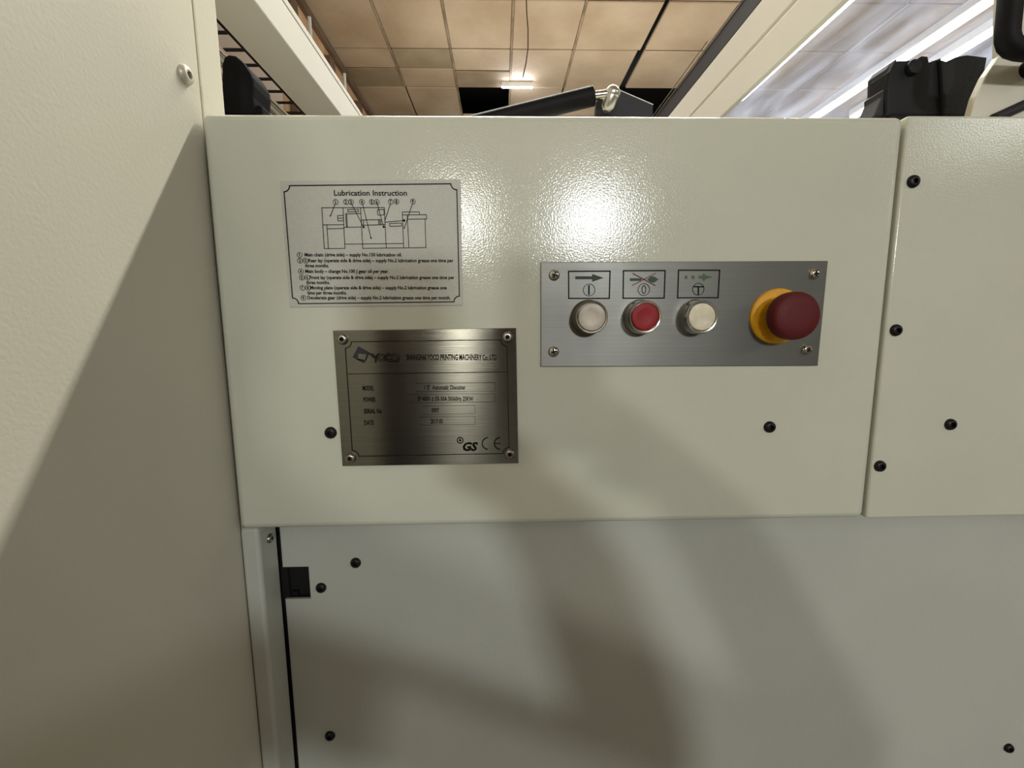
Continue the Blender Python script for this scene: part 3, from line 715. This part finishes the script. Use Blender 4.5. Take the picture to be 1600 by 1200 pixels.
# ------------------------------------------------------------------ photographer (behind the lens; seen only as a soft shadow)
def person():
    t = thing('person', 'person in dark jacket bending towards the machine, holding up a phone', 'person', (-0.35, -0.88, 0))
    PX0, PY0, PZ0 = -0.31, -0.80, -0.12
    V = {'pelvis': (PX0-.04,PY0-.08,0.840,.15,.11), 'waist': (PX0-.02,PY0-.05,0.980,.14,.10), 'chest': (PX0,PY0,1.150,.155,.11), 'collar': (PX0,PY0+.01,1.290,.085,.075), 'neck': (PX0+.01,PY0+.03,1.350,.055,.055),
         'jaw': (PX0+.02,PY0+.06,1.410,.07,.085), 'crown': (PX0+.03,PY0+.06,1.520,.078,.095)}
    E = [('pelvis','waist'),('waist','chest'),('chest','collar'),('collar','neck'),('neck','jaw'),('jaw','crown')]
    V['shr'] = (-0.115,-0.74,1.185,.06,.06); V['elr'] = (0.265,-0.55,0.96,.062,.062); V['wrr'] = (0.165,-0.43,1.14,.044,.040); V['par'] = (0.110,-0.394,1.225,.040,.026)
    V['shl'] = (-0.49,-0.76,1.22,.06,.06); V['ell'] = (-0.55,-0.82,0.96,.055,.055); V['wrl'] = (-0.53,-0.70,0.74,.032,.028); V['pal'] = (-0.52,-0.67,0.67,.034,.020)
    for s, n, hx in ((-1,'l',0.008),(1,'r',0.075)):
        V['hip'+n] = (PX0-.04+s*.09,PY0-.08,0.78,.10,.10); V['kn'+n] = (PX0-.04+s*.11,PY0-.02,0.44,.065,.065); V['an'+n] = (PX0-.04+s*.12,PY0-.10,0.09,.045,.045); V['to'+n] = (PX0-.04+s*.14,PY0+.06,0.045,.045,.035)
        E += [('collar','sh'+n),('sh'+n,'el'+n),('el'+n,'wr'+n),('wr'+n,'pa'+n),('pelvis','hip'+n),('hip'+n,'kn'+n),('kn'+n,'an'+n),('an'+n,'to'+n)]
        for k in range(4):                                # right fingers curl round the phone's end, left ones hang
            if n == 'r':
                z = 1.272 - 0.018*k
                q = ((0.058,-0.376,z), (0.051,-0.352-0.001*k,z+.002), (0.026+.003*(k==3),-0.3465,z+.004))
            else:
                y = -0.645 - 0.018*k
                q = ((-0.515,y,0.635), (-0.510,y+.004,0.600-.006*(k in (1, 2))), (-0.497,y+.008,0.575-.008*(k in (1, 2))))
            for c_, p_, r_ in zip('abc', q, (.009, .008, .007)): V['f%d%s%s' % (k, c_, n)] = p_ + (r_, r_)
            E += [('pa'+n,'f%da'%k+n),('f%da'%k+n,'f%db'%k+n),('f%db'%k+n,'f%dc'%k+n)]
        if n == 'r': V['thar'] = (0.075,-0.392,1.235,.011,.011); V['thbr'] = (0.040,-0.378,1.262,.009,.009)
        else: V['thal'] = (-0.500,-0.635,0.665,.011,.011); V['thbl'] = (-0.490,-0.618,0.630,.009,.009)
        E += [('pa'+n,'tha'+n),('tha'+n,'thb'+n)]
    ks = list(V); me = bpy.data.meshes.new('body')
    me.from_pydata([V[k][:3] for k in ks], [(ks.index(a), ks.index(b)) for a, b in E], [])
    o = bpy.data.objects.new('body', me); C.objects.link(o)
    md = o.modifiers.new('Skin', 'SKIN'); md.use_smooth_shade = True
    sv = me.skin_vertices[0].data
    for i, k in enumerate(ks): sv[i].radius = V[k][3:]
    sv[0].use_root = True
    o.modifiers.new('Sub', 'SUBSURF').levels = 1
    dgp = bpy.context.evaluated_depsgraph_get(); dgp.update()
    m2 = bpy.data.meshes.new_from_object(o.evaluated_get(dgp)); bpy.data.objects.remove(o)
    m2.materials.clear()
    for q in ('jacket', 'trouser', 'skin', 'hair'): m2.materials.append(M[q])
    bb = bmesh.new(); bb.from_mesh(m2)                     # clean garment edges
    for co, no in (((0, -0.455, 0), (0, 1, 0)), ((0, 0, 1.34), (0, 0, 1)), ((0, 0, 0.86), (0, 0, 1)), ((0, 0, 0.76), (0, 0, 1)), ((0, 0, 0.07), (0, 0, 1))):
        bmesh.ops.bisect_plane(bb, geom=bb.verts[:]+bb.edges[:]+bb.faces[:], plane_co=co, plane_no=no)
    bb.to_mesh(m2); bb.free()
    for p in m2.polygons:
        c = p.center; p.use_smooth = True
        if c.z > 1.34 or c.y > -0.455 or (c.x < -0.46 and 0.5 < c.z < 0.76 and c.y > -0.76): p.material_index = 2
        elif c.z < 0.86: p.material_index = 1
        else: p.material_index = 0
    b = bpy.data.objects.new('body', m2); C.objects.link(b); b.parent = t; b.location = -world_loc(t)
    bm = NB(); hc = Vector((-0.28, -0.755, 1.50)); prof = [(0.088*math.cos(a), 0.115*math.sin(a)) for a in [(-15+15*k)*PI/180 for k in range(7)]] + [(0, 0.116)]
    lathe(bm, prof, hc, (0, -0.15, 1), 20, cap=False); obj('hair', bm, M['hair'], t, True)
    for s in (-1, 1):
        bm = NB(); lathe(bm, [(0, -.012), (.009, -.008), (.012, 0), (.009, .008), (0, .012)], (-0.28+s*.032, -0.655, 1.465), (0, 1, 0), 12, cap=False)
        obj('eye', bm, M['white'], t, True)
    bm = NB(); lathe(bm, [(.004, .03), (.010, .015), (.014, 0), (.006, -.006)], (-0.28, -0.648, 1.435), (0, -.35, 1), 10); obj('nose', bm, M['skin'], t, True)
person()
ph2 = thing('phone', 'dark phone held up in the right hand to take the picture', 'phone', (0.006, -0.36, 1.31))
bm = NB(); box(bm, -0.030, 0.042, -0.3655, -0.3575, 1.238, 1.384, 0.003); obj('phone_body', bm, M['black'], ph2)
